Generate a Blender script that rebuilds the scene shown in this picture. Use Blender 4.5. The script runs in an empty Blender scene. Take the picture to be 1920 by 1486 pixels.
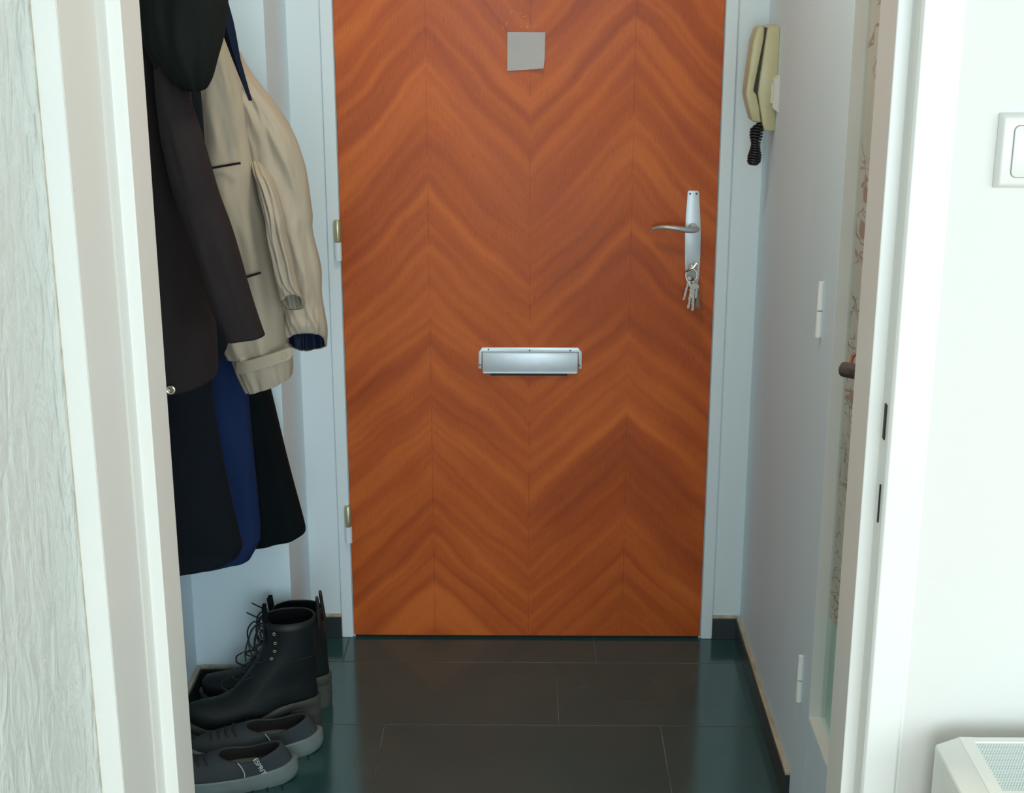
import bpy, bmesh, math, random
from mathutils import Vector, Matrix, noise
C = bpy.context
R = math.radians
random.seed(4)

# ------------------------------------------------------------------ camera
W, H = 1920, 1486
FPX = 2762.0
CAM = Vector((0, 0, 1.634))
PITCH, YAW = math.atan(833 / FPX), R(0.596)
cam_d = bpy.data.cameras.new('camera')
cam_d.sensor_width = 36; cam_d.sensor_fit = 'HORIZONTAL'
cam_d.lens = FPX / W * 36
cam_d.clip_start = 0.02
cam = bpy.data.objects.new('camera', cam_d)
C.scene.collection.objects.link(cam)
cam.location = CAM
cam.rotation_euler = (math.pi / 2 - PITCH, 0, YAW)
C.scene.camera = cam
ROT = cam.rotation_euler.to_matrix()

def ray(px, py):
    return ROT @ Vector(((px - W / 2) / FPX, -(py - H / 2) / FPX, -1.0))
def atY(px, py, Y):
    d = ray(px, py); return CAM + d * (Y / d.y)
def atX(px, py, X):
    d = ray(px, py); return CAM + d * (X / d.x)
def atZ(px, py, Z):
    d = ray(px, py); return CAM + d * ((Z - CAM.z) / d.z)

# ------------------------------------------------------------------ light, exposure
world = bpy.data.worlds.new('world'); C.scene.world = world
world.use_nodes = True
world.node_tree.nodes['Background'].inputs[0].default_value = (0.75, 0.9, 1.0, 1)
world.node_tree.nodes['Background'].inputs[1].default_value = 0.3

def area(name, loc, rot, sx, sy, power, col, spread=180):
    l = bpy.data.lights.new(name, 'AREA'); l.shape = 'RECTANGLE'
    l.size = sx; l.size_y = sy; l.energy = power; l.color = col; l.spread = R(spread)
    o = bpy.data.objects.new(name, l); C.scene.collection.objects.link(o)
    o.location = loc; o.rotation_euler = rot
    return o
# daylight through the living room window behind the camera, slightly to the right
area('window_daylight', (0.55, -2.45, 1.35), (R(90), 0, 0), 3.0, 1.9, 138, (0.79, 0.93, 0.98))
# added side light on the right, brightening the open door and left jamb
area('side_fill', (2.42, -0.15, 1.45), (R(90), 0, R(90)), 1.5, 1.5, 34, (0.86, 0.96, 0.94))
# added warm fills standing in for light bounced off the ceilings
area('living_room_fill', (0.2, -0.6, 2.5), (0, 0, 0), 0.5, 0.5, 14, (1.0, 0.86, 0.66))
area('hall_fill', (-0.05, 2.35, 2.46), (0, 0, 0), 0.25, 0.25, 9.0, (1.0, 0.86, 0.66))

vs = C.scene.view_settings
vs.view_transform = 'Standard'; vs.look = 'None'; vs.gamma = 1.0
vs.exposure = 0.0
try: vs.use_curve_mapping = False
except Exception: pass

# ------------------------------------------------------------------ helpers
def link(o): C.scene.collection.objects.link(o); return o

def obj(name, bm, mat, parent=None, smooth=False, bevel=0.0):
    if bevel:
        pass
    bmesh.ops.recalc_face_normals(bm, faces=bm.faces)
    me = bpy.data.meshes.new(name); bm.to_mesh(me); bm.free()
    me.materials.append(mat)
    if smooth:
        for p in me.polygons: p.use_smooth = True
    o = link(bpy.data.objects.new(name, me))
    if smooth == 'auto':
        try:
            me.set_sharp_from_angle(angle=R(40))
        except Exception: pass
    if parent: o.parent = parent
    return o

def tag(o, label, cat, group=None):
    o['label'] = label; o['category'] = cat
    if group: o['group'] = group
    return o
def struct(o, label=None):
    o['kind'] = 'structure'
    if label: o['label'] = label
    return o
def empty(name, loc=(0, 0, 0)):
    o = link(bpy.data.objects.new(name, None)); o.location = loc; o.empty_display_size = 0.05
    return o
def root(name, loc=(0, 0, 0)):
    """an Empty at the base of a thing; parts are given in world coordinates"""
    return empty(name, loc)
def adopt(r):
    """children were modelled in world coordinates: keep them there"""
    C.view_layer.update()
    for ch in r.children:
        ch.matrix_parent_inverse = Matrix.Translation(r.location).inverted() @ Matrix.Identity(4)
    return r

def box(bm, x0, x1, y0, y1, z0, z1, bev=0.0, seg=2):
    b = bmesh.new()
    bmesh.ops.create_cube(b, size=1)
    for v in b.verts:
        v.co = Vector((x0 + (v.co.x + .5) * (x1 - x0), y0 + (v.co.y + .5) * (y1 - y0), z0 + (v.co.z + .5) * (z1 - z0)))
    if bev:
        bmesh.ops.bevel(b, geom=list(b.edges), offset=bev, segments=seg, profile=.5, affect='EDGES')
    me = bpy.data.meshes.new('tmp'); b.to_mesh(me); b.free()
    bm.from_mesh(me); bpy.data.meshes.remove(me)
    return bm
def BOX(*a, **k): return box(bmesh.new(), *a, **k)

def prism(pts, axis, a0, a1, bev=0.0, seg=2):
    """pts: 2D outline; axis 'x','y','z' = extrusion axis between a0 and a1"""
    bm = bmesh.new()
    def mk(p, a):
        if axis == 'y': return (p[0], a, p[1])
        if axis == 'x': return (a, p[0], p[1])
        return (p[0], p[1], a)
    v0 = [bm.verts.new(mk(p, a0)) for p in pts]
    v1 = [bm.verts.new(mk(p, a1)) for p in pts]
    n = len(pts)
    bm.faces.new(v0); bm.faces.new(v1[::-1])
    for i in range(n): bm.faces.new((v0[i], v1[i], v1[(i + 1) % n], v0[(i + 1) % n]))
    bmesh.ops.recalc_face_normals(bm, faces=bm.faces)
    if bev:
        es = [e for e in bm.edges if e.calc_face_angle(0) > R(25)]
        bmesh.ops.bevel(bm, geom=es, offset=bev, segments=seg, profile=.5, affect='EDGES')
    return bm

def rounded(w, h, r, n=5, cx=0, cy=0):
    out = []
    for sx, sy, a0 in ((1, 1, 0), (-1, 1, 90), (-1, -1, 180), (1, -1, 270)):
        for k in range(n + 1):
            a = R(a0 + 90 * k / n)
            out.append((cx + sx * (w / 2 - r) + r * math.cos(a), cy + sy * (h / 2 - r) + r * math.sin(a)))
    return out

def rings(bm, rs, closed=True, cap0=True, cap1=True):
    vv = [[bm.verts.new(p) for p in r] for r in rs]
    n = len(rs[0])
    for a, b in zip(vv, vv[1:]):
        for i in range(n if closed else n - 1):
            j = (i + 1) % n
            try: bm.faces.new((a[i], a[j], b[j], b[i]))
            except ValueError: pass
    if cap0: bm.faces.new(vv[0][::-1])
    if cap1: bm.faces.new(vv[-1])
    return bm

def catmull(pts, k=6):
    pts = [Vector(p) for p in pts]
    P = [pts[0] * 2 - pts[1]] + pts + [pts[-1] * 2 - pts[-2]]
    out = []
    for i in range(1, len(P) - 2):
        a, b, c, d = P[i - 1:i + 3]
        for s in range(k):
            t = s / k
            out.append(.5 * ((2 * b) + (c - a) * t + (2 * a - 5 * b + 4 * c - d) * t * t + (3 * b - a - 3 * c + d) * t ** 3))
    out.append(P[-2])
    return out

def tube(bm, pts, r, n=8, closed=False, flat=1.0):
    pts = [Vector(p) for p in pts]
    m = len(pts); rs = []
    up = Vector((0, 0, 1)); prev = None
    for i in range(m):
        if closed: t = pts[(i + 1) % m] - pts[i - 1]
        else: t = pts[min(i + 1, m - 1)] - pts[max(i - 1, 0)]
        t = t.normalized() if t.length > 1e-9 else Vector((0, 0, 1))
        if prev is None:
            u = t.cross(up)
            if u.length < .1: u = t.cross(Vector((1, 0, 0)))
        else:
            u = prev - t * prev.dot(t)
        u.normalize(); prev = u.copy(); w = t.cross(u)
        rr = r[i] if isinstance(r, (list, tuple)) else r
        rs.append([pts[i] + u * rr * math.cos(2 * math.pi * k / n) + w * rr * flat * math.sin(2 * math.pi * k / n) for k in range(n)])
    if closed:
        vv = [[bm.verts.new(p) for p in q] for q in rs]
        for i in range(m):
            a, b = vv[i], vv[(i + 1) % m]
            for k in range(n):
                j = (k + 1) % n
                bm.faces.new((a[k], a[j], b[j], b[k]))
    else: rings(bm, rs)
    return bm

def cyl(bm, c, axis, r, L, n=24, r2=None):
    c = Vector(c); ax = Vector(axis).normalized()
    tube(bm, [c, c + ax * L * .5, c + ax * L], [r, (r + (r2 if r2 is not None else r)) / 2, r2 if r2 is not None else r], n=n)
    return bm

# ------------------------------------------------------------------ materials
def mat(name, col, rough=.5, metal=0.0, spec=.5, bump=None, var=None, sheen=0, trans=0, coat=0):
    m = bpy.data.materials.new(name); m.use_nodes = True
    nt = m.node_tree; b = nt.nodes['Principled BSDF']
    b.inputs['Base Color'].default_value = (*col, 1)
    b.inputs['Roughness'].default_value = rough
    b.inputs['Metallic'].default_value = metal
    b.inputs['Specular IOR Level'].default_value = spec
    if sheen: b.inputs['Sheen Weight'].default_value = sheen
    if trans: b.inputs['Transmission Weight'].default_value = trans
    if coat: b.inputs['Coat Weight'].default_value = coat
    tc = nt.nodes.new('ShaderNodeTexCoord')
    if var:   # (scale, second colour, contrast)
        sc, c2, k = var
        mp = nt.nodes.new('ShaderNodeMapping')
        mp.inputs['Scale'].default_value = sc if isinstance(sc, tuple) else (sc,) * 3
        nz = nt.nodes.new('ShaderNodeTexNoise'); nz.inputs['Scale'].default_value = 1; nz.inputs['Detail'].default_value = 5
        rp = nt.nodes.new('ShaderNodeMapRange'); rp.inputs[1].default_value = .5 - k; rp.inputs[2].default_value = .5 + k
        mx = nt.nodes.new('ShaderNodeMix'); mx.data_type = 'RGBA'
        mx.inputs[6].default_value = (*col, 1); mx.inputs[7].default_value = (*c2, 1)
        nt.links.new(tc.outputs['Object'], mp.inputs[0]); nt.links.new(mp.outputs[0], nz.inputs['Vector'])
        nt.links.new(nz.outputs[0], rp.inputs[0]); nt.links.new(rp.outputs[0], mx.inputs[0])
        nt.links.new(mx.outputs[2], b.inputs['Base Color'])
    if bump:  # (scale, strength, distance)
        sc, st, di = bump
        mp = nt.nodes.new('ShaderNodeMapping')
        mp.inputs['Scale'].default_value = sc if isinstance(sc, tuple) else (sc,) * 3
        nz = nt.nodes.new('ShaderNodeTexNoise'); nz.inputs['Scale'].default_value = 1; nz.inputs['Detail'].default_value = 4
        bp = nt.nodes.new('ShaderNodeBump'); bp.inputs['Strength'].default_value = st; bp.inputs['Distance'].default_value = di
        nt.links.new(tc.outputs['Object'], mp.inputs[0]); nt.links.new(mp.outputs[0], nz.inputs['Vector'])
        nt.links.new(nz.outputs[0], bp.inputs['Height']); nt.links.new(bp.outputs[0], b.inputs['Normal'])
    return m

M = {}
M['wall'] = mat('wall_paint', (.665, .652, .635), .75, bump=(60, .15, .002), var=(1.3, (.63, .64, .615), .25))
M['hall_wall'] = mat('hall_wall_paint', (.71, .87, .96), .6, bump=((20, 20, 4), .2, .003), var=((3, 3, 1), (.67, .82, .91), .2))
M['paint'] = mat('white_gloss_paint', (.72, .735, .71), .32, bump=((30, 30, 3), .06, .002))
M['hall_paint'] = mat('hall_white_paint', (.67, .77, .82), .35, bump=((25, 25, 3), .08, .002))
M['caulk'] = mat('caulk', (.52, .48, .38), .7, var=((60, 14, 60), (.36, .32, .24), .15))
M['skirt'] = mat('skirting_tile', (.028, .036, .040), .25, var=(6, (.04, .05, .055), .2))
M['grout'] = mat('grout', (.16, .15, .13), .8, var=(9, (.05, .05, .045), .12))
M['tile'] = mat('slate_tile', (.018, .066, .070), .15, spec=1.0, bump=(9, .05, .003), var=(3.5, (.026, .080, .080), .2))
M['wood_floor'] = mat('wood_floor', (.42, .30, .18), .4, var=((2, 30, 2), (.34, .23, .13), .2))
M['alu'] = mat('anodised_aluminium', (.62, .70, .75), .42, metal=.45, var=(25, (.56, .63, .69), .2))
M['alu_dark'] = mat('lever_metal', (.45, .47, .47), .38, metal=.55)
M['chrome'] = mat('nickel', (.66, .65, .60), .22, metal=1)
M['brass'] = mat('worn_brass', (.50, .47, .30), .35, metal=.7)
M['black'] = mat('black_void', (.004, .004, .004), .6)
M['screw'] = mat('screw_dark', (.06, .06, .055), .4, metal=.6)
M['paper'] = mat('note_paper', (.44, .43, .42), .8, var=(25, (.41, .405, .42), .2))
M['ivory'] = mat('aged_ivory_plastic', (.50, .48, .29), .35, var=(30, (.46, .43, .25), .2))
M['cord'] = mat('black_rubber', (.006, .008, .008), .4)
M['plastic'] = mat('white_plastic', (.64, .65, .62), .3)
M['hinge_white'] = mat('hinge_white', (.88, .90, .88), .35)
M['copper'] = mat('brown_handle', (.12, .085, .075), .3, metal=.5)
M['copper_red'] = mat('copper_rose', (.50, .17, .10), .3, metal=.7)
M['radiator'] = mat('white_enamel', (.76, .77, .72), .35)

def nodes(m): return m.node_tree, m.node_tree.nodes, m.node_tree.links
def math_n(nt, op, a, b=None, c=None):
    n = nt.nodes.new('ShaderNodeMath'); n.operation = op
    for i, v in enumerate((a, b, c)):
        if v is None: continue
        if isinstance(v, (int, float)): n.inputs[i].default_value = v
        else: nt.links.new(v, n.inputs[i])
    return n.outputs[0]

# --- flamed, book-matched veneer of the entrance door
def veneer():
    m = mat('flamed_veneer', (.5, .14, .04), .42, spec=.28)
    nt, N, L = nodes(m); b = N['Principled BSDF']
    tc = N.new('ShaderNodeTexCoord'); sp = N.new('ShaderNodeSeparateXYZ'); L.new(tc.outputs['Object'], sp.inputs[0])
    X, Z = sp.outputs[0], sp.outputs[2]
    xs = math_n(nt, 'SUBTRACT', X, .006)
    fold = math_n(nt, 'PINGPONG', xs, .232)
    # slow warp
    def noise_v(x, z, scale, detail=3, y=None, rough=.5):
        cb = N.new('ShaderNodeCombineXYZ')
        for i, v in enumerate((x, y, z)):
            if v is None: continue
            if isinstance(v, (int, float)): cb.inputs[i].default_value = v
            else: L.new(v, cb.inputs[i])
        nz = N.new('ShaderNodeTexNoise'); nz.inputs['Scale'].default_value = scale; nz.inputs['Detail'].default_value = detail
        nz.inputs['Roughness'].default_value = rough
        L.new(cb.outputs[0], nz.inputs['Vector']); return nz.outputs[0]
    warp = noise_v(fold, Z, 3.2, 2)
    warp2 = noise_v(X, Z, 7.0, 2, 3.3)
    f2 = math_n(nt, 'MULTIPLY', fold, -.98)
    s = math_n(nt, 'ADD', math_n(nt, 'ADD', Z, f2), math_n(nt, 'ADD', math_n(nt, 'MULTIPLY', warp, .13), math_n(nt, 'MULTIPLY', warp2, .03)))
    s18 = math_n(nt, 'MULTIPLY', s, 19)
    stripe = noise_v(math_n(nt, 'MULTIPLY', X, 1.6), s18, 1.0, 1.5)
    stripe2 = noise_v(math_n(nt, 'MULTIPLY', X, 5), math_n(nt, 'MULTIPLY', s, 52), 1.0, 3, 5.0)
    mott = noise_v(X, Z, 4.2, 4, 9.0)
    grain = noise_v(math_n(nt, 'MULTIPLY', X, 330), math_n(nt, 'MULTIPLY', Z, 34), 1.0, 3, 1.0)
    t = math_n(nt, 'ADD', math_n(nt, 'MULTIPLY', stripe, 1.05), math_n(nt, 'MULTIPLY', stripe2, .22))
    t = math_n(nt, 'ADD', t, math_n(nt, 'MULTIPLY', mott, .42))
    t = math_n(nt, 'ADD', t, math_n(nt, 'MULTIPLY', grain, .20))
    rp = N.new('ShaderNodeMapRange'); rp.inputs[1].default_value = .50; rp.inputs[2].default_value = 1.40
    L.new(t, rp.inputs[0])
    cr = N.new('ShaderNodeValToRGB'); L.new(rp.outputs[0], cr.inputs[0])
    e = cr.color_ramp.elements
    e[0].position = 0.0; e[0].color = (.23, .034, .007, 1)
    e[1].position = 1.0; e[1].color = (.66, .165, .026, 1)
    q = e.new(.45); q.color = (.42, .082, .013, 1)
    # thin dark joints between the veneer leaves
    near = math_n(nt, 'ABSOLUTE', math_n(nt, 'SUBTRACT', math_n(nt, 'PINGPONG', math_n(nt, 'ADD', xs, .116), .116), 0.0))
    seam0 = math_n(nt, 'LESS_THAN', math_n(nt, 'ABSOLUTE', xs), .0008)
    seam1 = math_n(nt, 'LESS_THAN', math_n(nt, 'ABSOLUTE', math_n(nt, 'SUBTRACT', math_n(nt, 'ABSOLUTE', xs), .232)), .0008)
    seam = math_n(nt, 'MULTIPLY', math_n(nt, 'MAXIMUM', seam0, seam1), math_n(nt, 'GREATER_THAN', noise_v(X, Z, 9, 2, 2.0), .47))
    # short dark pores and nicks
    pore = math_n(nt, 'GREATER_THAN', noise_v(math_n(nt, 'MULTIPLY', X, 240), math_n(nt, 'MULTIPLY', Z, 55), 1.0, 1, 7.0), .70)
    nick = math_n(nt, 'GREATER_THAN', noise_v(math_n(nt, 'MULTIPLY', X, 42), math_n(nt, 'MULTIPLY', Z, 26), 1.0, 1, 11.0), .83)
    dk = math_n(nt, 'MAXIMUM', math_n(nt, 'MULTIPLY', seam, .35), math_n(nt, 'MAXIMUM', math_n(nt, 'MULTIPLY', pore, .25), math_n(nt, 'MULTIPLY', nick, .8)))
    mx = N.new('ShaderNodeMix'); mx.data_type = 'RGBA'; mx.inputs[7].default_value = (.09, .018, .008, 1)
    L.new(dk, mx.inputs[0]); L.new(cr.outputs[0], mx.inputs[6]); L.new(mx.outputs[2], b.inputs['Base Color'])
    bp = N.new('ShaderNodeBump'); bp.inputs['Strength'].default_value = .25; bp.inputs['Distance'].default_value = .001
    L.new(grain, bp.inputs['Height']); L.new(bp.outputs[0], b.inputs['Normal'])
    rr = N.new('ShaderNodeMapRange'); rr.inputs[3].default_value = .36; rr.inputs[4].default_value = .52
    L.new(mott, rr.inputs[0]); L.new(rr.outputs[0], b.inputs['Roughness'])
    return m
M['veneer'] = veneer()

# --- printed curtain behind the hall door's glass
def curtain():
    m = mat('printed_curtain', (.45, .40, .38), .85)
    nt, N, L = nodes(m); b = N['Principled BSDF']
    tc = N.new('ShaderNodeTexCoord')
    def nz(scale, off, det=3, dist=0.0):
        mp = N.new('ShaderNodeMapping'); mp.inputs['Location'].default_value = (off, off, off); mp.inputs['Scale'].default_value = (1, .42, 1)
        n = N.new('ShaderNodeTexNoise'); n.inputs['Scale'].default_value = scale; n.inputs['Detail'].default_value = det
        n.inputs['Distortion'].default_value = dist
        L.new(tc.outputs['Object'], mp.inputs[0]); L.new(mp.outputs[0], n.inputs['Vector']); return n.outputs[0]
    def line(scale, off, w, gate, goff, gth, dist=1.0):
        a = nz(scale, off, 2, dist)
        l = math_n(nt, 'LESS_THAN', math_n(nt, 'ABSOLUTE', math_n(nt, 'SUBTRACT', a, .5)), w)
        g = math_n(nt, 'GREATER_THAN', nz(gate, goff, 1), gth)
        return math_n(nt, 'MULTIPLY', l, g)
    l1 = line(15, 0, .020, 7, 4, .42)
    l2 = line(30, 7, .018, 11, 9, .50)
    blob = math_n(nt, 'GREATER_THAN', nz(14, 21, 2), .68)
    base = N.new('ShaderNodeMix'); base.data_type = 'RGBA'
    base.inputs[6].default_value = (.74, .60, .54, 1); base.inputs[7].default_value = (.54, .43, .42, 1)
    L.new(nz(7, 2, 4, .6), base.inputs[0])
    last = base.outputs[2]
    for f, c in ((l1, (.36, .08, .04)), (l2, (.09, .07, .06)), (blob, (.55, .30, .12))):
        x = N.new('ShaderNodeMix'); x.data_type = 'RGBA'; x.inputs[7].default_value = (*c, 1)
        L.new(math_n(nt, 'MULTIPLY', f, .8), x.inputs[0]); L.new(last, x.inputs[6]); last = x.outputs[2]
    L.new(last, b.inputs['Base Color'])
    return m
M['curtain'] = curtain()
M['green_panel'] = mat('pale_green_backing', (.50, .72, .66), .5, var=((10, 60, 6), (.38, .56, .52), .2))

def clear_glass(name, tint, rough):
    m = mat(name, tint, rough, spec=.5, trans=1.0)
    return m
def window_glass():
    m = bpy.data.materials.new('clear_glass'); m.use_nodes = True
    nt, N, L = nodes(m); N.remove(N['Principled BSDF'])
    tr_ = N.new('ShaderNodeBsdfTransparent'); tr_.inputs[0].default_value = (.95, .98, .96, 1)
    gl = N.new('ShaderNodeBsdfGlossy'); gl.inputs['Roughness'].default_value = .04
    lw = N.new('ShaderNodeLayerWeight')
    fc = math_n(nt, 'MULTIPLY', math_n(nt, 'POWER', lw.outputs['Facing'], 3.0), .3)
    mx = N.new('ShaderNodeMixShader')
    L.new(fc, mx.inputs[0]); L.new(tr_.outputs[0], mx.inputs[1]); L.new(gl.outputs[0], mx.inputs[2])
    L.new(mx.outputs[0], N['Material Output'].inputs[0]); return m
M['glass'] = window_glass()

def cathedral():
    m = bpy.data.materials.new('rippled_glass'); m.use_nodes = True
    nt, N, L = nodes(m); b = N['Principled BSDF']
    b.inputs['Base Color'].default_value = (.92, .98, .96, 1)
    b.inputs['Transmission Weight'].default_value = .45
    b.inputs['Roughness'].default_value = .22
    tc = N.new('ShaderNodeTexCoord'); mp = N.new('ShaderNodeMapping'); mp.inputs['Scale'].default_value = (1, 34, 15)
    nz = N.new('ShaderNodeTexNoise'); nz.inputs['Scale'].default_value = 1.0; nz.inputs['Detail'].default_value = 3.5
    nz.inputs['Distortion'].default_value = .9
    vo = N.new('ShaderNodeTexVoronoi'); vo.feature = 'DISTANCE_TO_EDGE'; vo.inputs['Scale'].default_value = .7
    mr = N.new('ShaderNodeMapRange'); mr.inputs[2].default_value = .12
    bp = N.new('ShaderNodeBump'); bp.inputs['Strength'].default_value = 1.0; bp.inputs['Distance'].default_value = .010
    L.new(tc.outputs['Object'], mp.inputs[0]); L.new(mp.outputs[0], nz.inputs['Vector'])
    add = N.new('ShaderNodeMix'); add.data_type = 'VECTOR'; 
    L.new(nz.outputs[0], bp.inputs['Height']); L.new(bp.outputs[0], b.inputs['Normal'])
    return m
M['ripple'] = cathedral()

def grille():
    m = mat('perforated_grille', (.66, .74, .72), .45)
    nt, N, L = nodes(m); b = N['Principled BSDF']
    tc = N.new('ShaderNodeTexCoord'); sp = N.new('ShaderNodeSeparateXYZ'); L.new(tc.outputs['Object'], sp.inputs[0])
    P = .0034
    u = math_n(nt, 'DIVIDE', sp.outputs[0], P); v = math_n(nt, 'DIVIDE', sp.outputs[1], P)
    # staggered rows
    row = math_n(nt, 'FLOOR', v)
    uu = math_n(nt, 'ADD', u, math_n(nt, 'MULTIPLY', math_n(nt, 'MODULO', math_n(nt, 'ABSOLUTE', row), 2), .5))
    fu = math_n(nt, 'SUBTRACT', math_n(nt, 'FRACT', uu), .5); fv = math_n(nt, 'SUBTRACT', math_n(nt, 'FRACT', v), .5)
    d = math_n(nt, 'SQRT', math_n(nt, 'ADD', math_n(nt, 'MULTIPLY', fu, fu), math_n(nt, 'MULTIPLY', fv, fv)))
    h = math_n(nt, 'LESS_THAN', d, .33)
    mx = N.new('ShaderNodeMix'); mx.data_type = 'RGBA'; mx.inputs[6].default_value = (.72, .80, .78, 1); mx.inputs[7].default_value = (.30, .36, .35, 1)
    L.new(h, mx.inputs[0]); L.new(mx.outputs[2], b.inputs['Base Color'])
    return m
M['grille'] = grille()

# ------------------------------------------------------------------ the setting
XR, XL, XA = .530, -.533, -.758      # hall right wall, left wall stub, alcove wall
YD, YA, YF = 3.345, 3.065, 1.70      # door wall, alcove end wall, doorway plane
CE = 2.5
# wall with the entrance door
b = bmesh.new()
box(b, -.9, -.425, YD, YD + .15, 0, CE); box(b, .429, .7, YD, YD + .15, 0, CE); box(b, -.425, .429, YD, YD + .15, 2.03, CE)
struct(obj('wall_far', b, M['hall_paint']), 'white hall wall around the entrance door')
b = bmesh.new()
box(b, XR, XR + .1, 2.603, YD, 0, CE); box(b, XR, XR + .1, 1.78, 2.603, 2.03, CE); box(b, XR, XR + .1, 1.78, 1.80, 0, 2.03)
struct(obj('wall_right', b, M['hall_wall']), 'grey-white right hall wall')
b = bmesh.new()
box(b, -.9, XL, YA, YD, 0, CE)
struct(obj('wall_column', b, M['hall_wall']), 'boxed-out wall corner beside the coats')
b = bmesh.new(); box(b, XA - .1, XA, 1.79, YA, 0, CE)
struct(obj('wall_left', b, M['hall_wall']), 'left hall wall behind the coats')

# hall floor: offset slate tiles with thin grout
b = bmesh.new(); box(b, -.9, .62, 1.70, YD + .14, -.05, -.0008)
fl = struct(obj('floor', b, M['grout']), 'dark tiled hall floor')
rows_x = {0: -.44, 1: .073, 2: -.312, 3: -.02, 4: .17, 5: -.2}
tb = bmesh.new()
for k in range(6):
    y1 = 3.505 - .3 * k; y0 = y1 - .3
    x = rows_x[k] - .609 * 2
    for j in range(5):
        xa, xb = max(x + j * .609, -.9), min(x + (j + 1) * .609, .62)
        ya, yb = max(y0, 1.70), min(y1, YD + .14)
        if xb - xa < .01 or yb - ya < .01: continue
        box(tb, xa + .0012, xb - .0012, ya + .0012, yb - .0012, -.01, 0, bev=.0006, seg=1)
t = obj('floor_tiles', tb, M['tile'], fl)
# skirting tiles with a strip of old filler above
def skirting(name, x0, x1, y0, y1, label, split=None):
    o = struct(obj(name, BOX(x0, x1, y0, y1, 0, .056, bev=.0012, seg=1), M['skirt']), label)
    return o
s1 = skirting('baseboard_right', XR - .012, XR, 2.612, YD - .012, 'dark tile skirting along the right wall')
obj('filler_strip', BOX(XR - .010, XR, 2.612, YD - .010, .056, .062, bev=.001), M['caulk'], s1)
s2 = skirting('baseboard_far_right', .462, XR, YD - .012, YD, 'short dark skirting tile right of the door')
obj('filler_strip', BOX(.462, XR - .010, YD - .010, YD, .056, .061, bev=.001), M['caulk'], s2)
s3 = skirting('baseboard_far_left', XL, -.458, YD - .012, YD, 'short dark skirting tile left of the door')
obj('filler_strip', BOX(XL + .010, -.458, YD - .010, YD, .056, .061, bev=.001), M['caulk'], s3)
s4 = skirting('baseboard_alcove', XA + .012, XL, YA - .012, YA, 'dark skirting on the alcove end wall')
obj('filler_strip', BOX(XA + .010, XL + .010, YA - .010, YA, .056, .063, bev=.001), M['caulk'], s4)
s5 = skirting('baseboard_left', XA, XA + .012, 1.8, YA - .012, 'dark skirting on the left wall')
obj('filler_strip', BOX(XA, XA + .010, 1.8, YA - .010, .056, .063, bev=.001), M['caulk'], s5)
s6 = skirting('baseboard_column', XL, XL + .012, YA - .012, YD - .012, 'dark skirting on the wall column')
obj('filler_strip', BOX(XL, XL + .010, YA - .010, YD - .012, .056, .062, bev=.001), M['caulk'], s6)

struct(obj('ceiling', BOX(-2.5, 2.5, -2.8, 3.6, CE, CE + .08), M['wall']), 'white ceiling')
# living room shell
b = bmesh.new(); box(b, -2.5, 2.5, -2.8, 1.70, -.05, 0)
struct(obj('floor_living_room', b, M['wood_floor']), 'living room floor')
YW = 1.668
b = bmesh.new()
box(b, -2.5, -.525, YW, 1.78, 0, CE); box(b, .47, 2.5, YW, 1.78, 0, CE); box(b, -.525, .47, YW, 1.78, 2.08, CE)
struct(obj('wall_front', b, M['wall']), 'white living room wall around the doorway')
struct(obj('wall_living_left', BOX(-2.6, -2.5, -2.8, 1.75, 0, CE), M['wall']), 'left living room wall')
struct(obj('wall_living_right', BOX(2.5, 2.6, -2.8, 1.75, 0, CE), M['wall']), 'right living room wall')
b = bmesh.new()
box(b, -2.5, -1.0, -2.9, -2.8, 0, CE); box(b, 2.1, 2.5, -2.9, -2.8, 0, CE); box(b, -1.0, 2.1, -2.9, -2.8, 0, .55); box(b, -1.0, 2.1, -2.9, -2.8, 2.35, CE)
struct(obj('wall_back', b, M['wall']), 'living room window wall')

# living room doorway frame (right post, left post, head)
SX, LX = .412, -.456     # faces of the stop
def post(name, s, xs, label):
    """s=+1 right post, -1 left post; profile in plan, swept up"""
    p = [(xs, 1.785), (xs, 1.700), (xs + s * .0165, 1.699), (xs + s * .0165, YW - .003),
         (xs + s * .020, 1.6600), (xs + s * .058, 1.6600), (xs + s * .0615, 1.664), (xs + s * .0615, 1.6675), (xs + s * .066, 1.6675), (xs + s * .066, 1.785)]
    if s > 0: p = p
    bm = bmesh.new()
    rings(bm, [[(q[0], q[1], z) for q in p] for z in (0, 2.05)], closed=True)
    bmesh.ops.recalc_face_normals(bm, faces=bm.faces)
    es = [e for e in bm.edges if abs(e.verts[0].co.z - e.verts[1].co.z) > 1 and e.calc_face_angle(0) > R(30)]
    bmesh.ops.bevel(bm, geom=es, offset=.0012, segments=2, profile=.5, affect='EDGES')
    return struct(obj(name, bm, M['paint']), label)
tr = post('trim_1', 1, SX, 'white right post of the doorway frame')
tl = post('trim_2', -1, LX, 'white left post of the doorway frame')
struct(obj('trim_3', BOX(LX - .066, SX + .066, 1.66, 1.785, 2.05, 2.09, bev=.002), M['paint']), 'white head of the doorway frame')
for (px, ya, yb) in ((1656, 749, 821), (1648, 902, 981)):
    z1 = atX(px, ya, SX + .0165).z; z0 = atX(px, yb, SX + .0165).z
    w = .0045 if ya < 800 else .002
    o = obj('strike_slot', BOX(SX + .0150, SX + .0172, 1.676, 1.676 + w * 2, z0, z1, bev=.0006), M['black'], tr)
    o['label'] = 'dark latch slot in the frame'
z0, z1 = atX(1660, 815, SX + .0165).z, atX(1658, 790, SX + .0165).z
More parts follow.
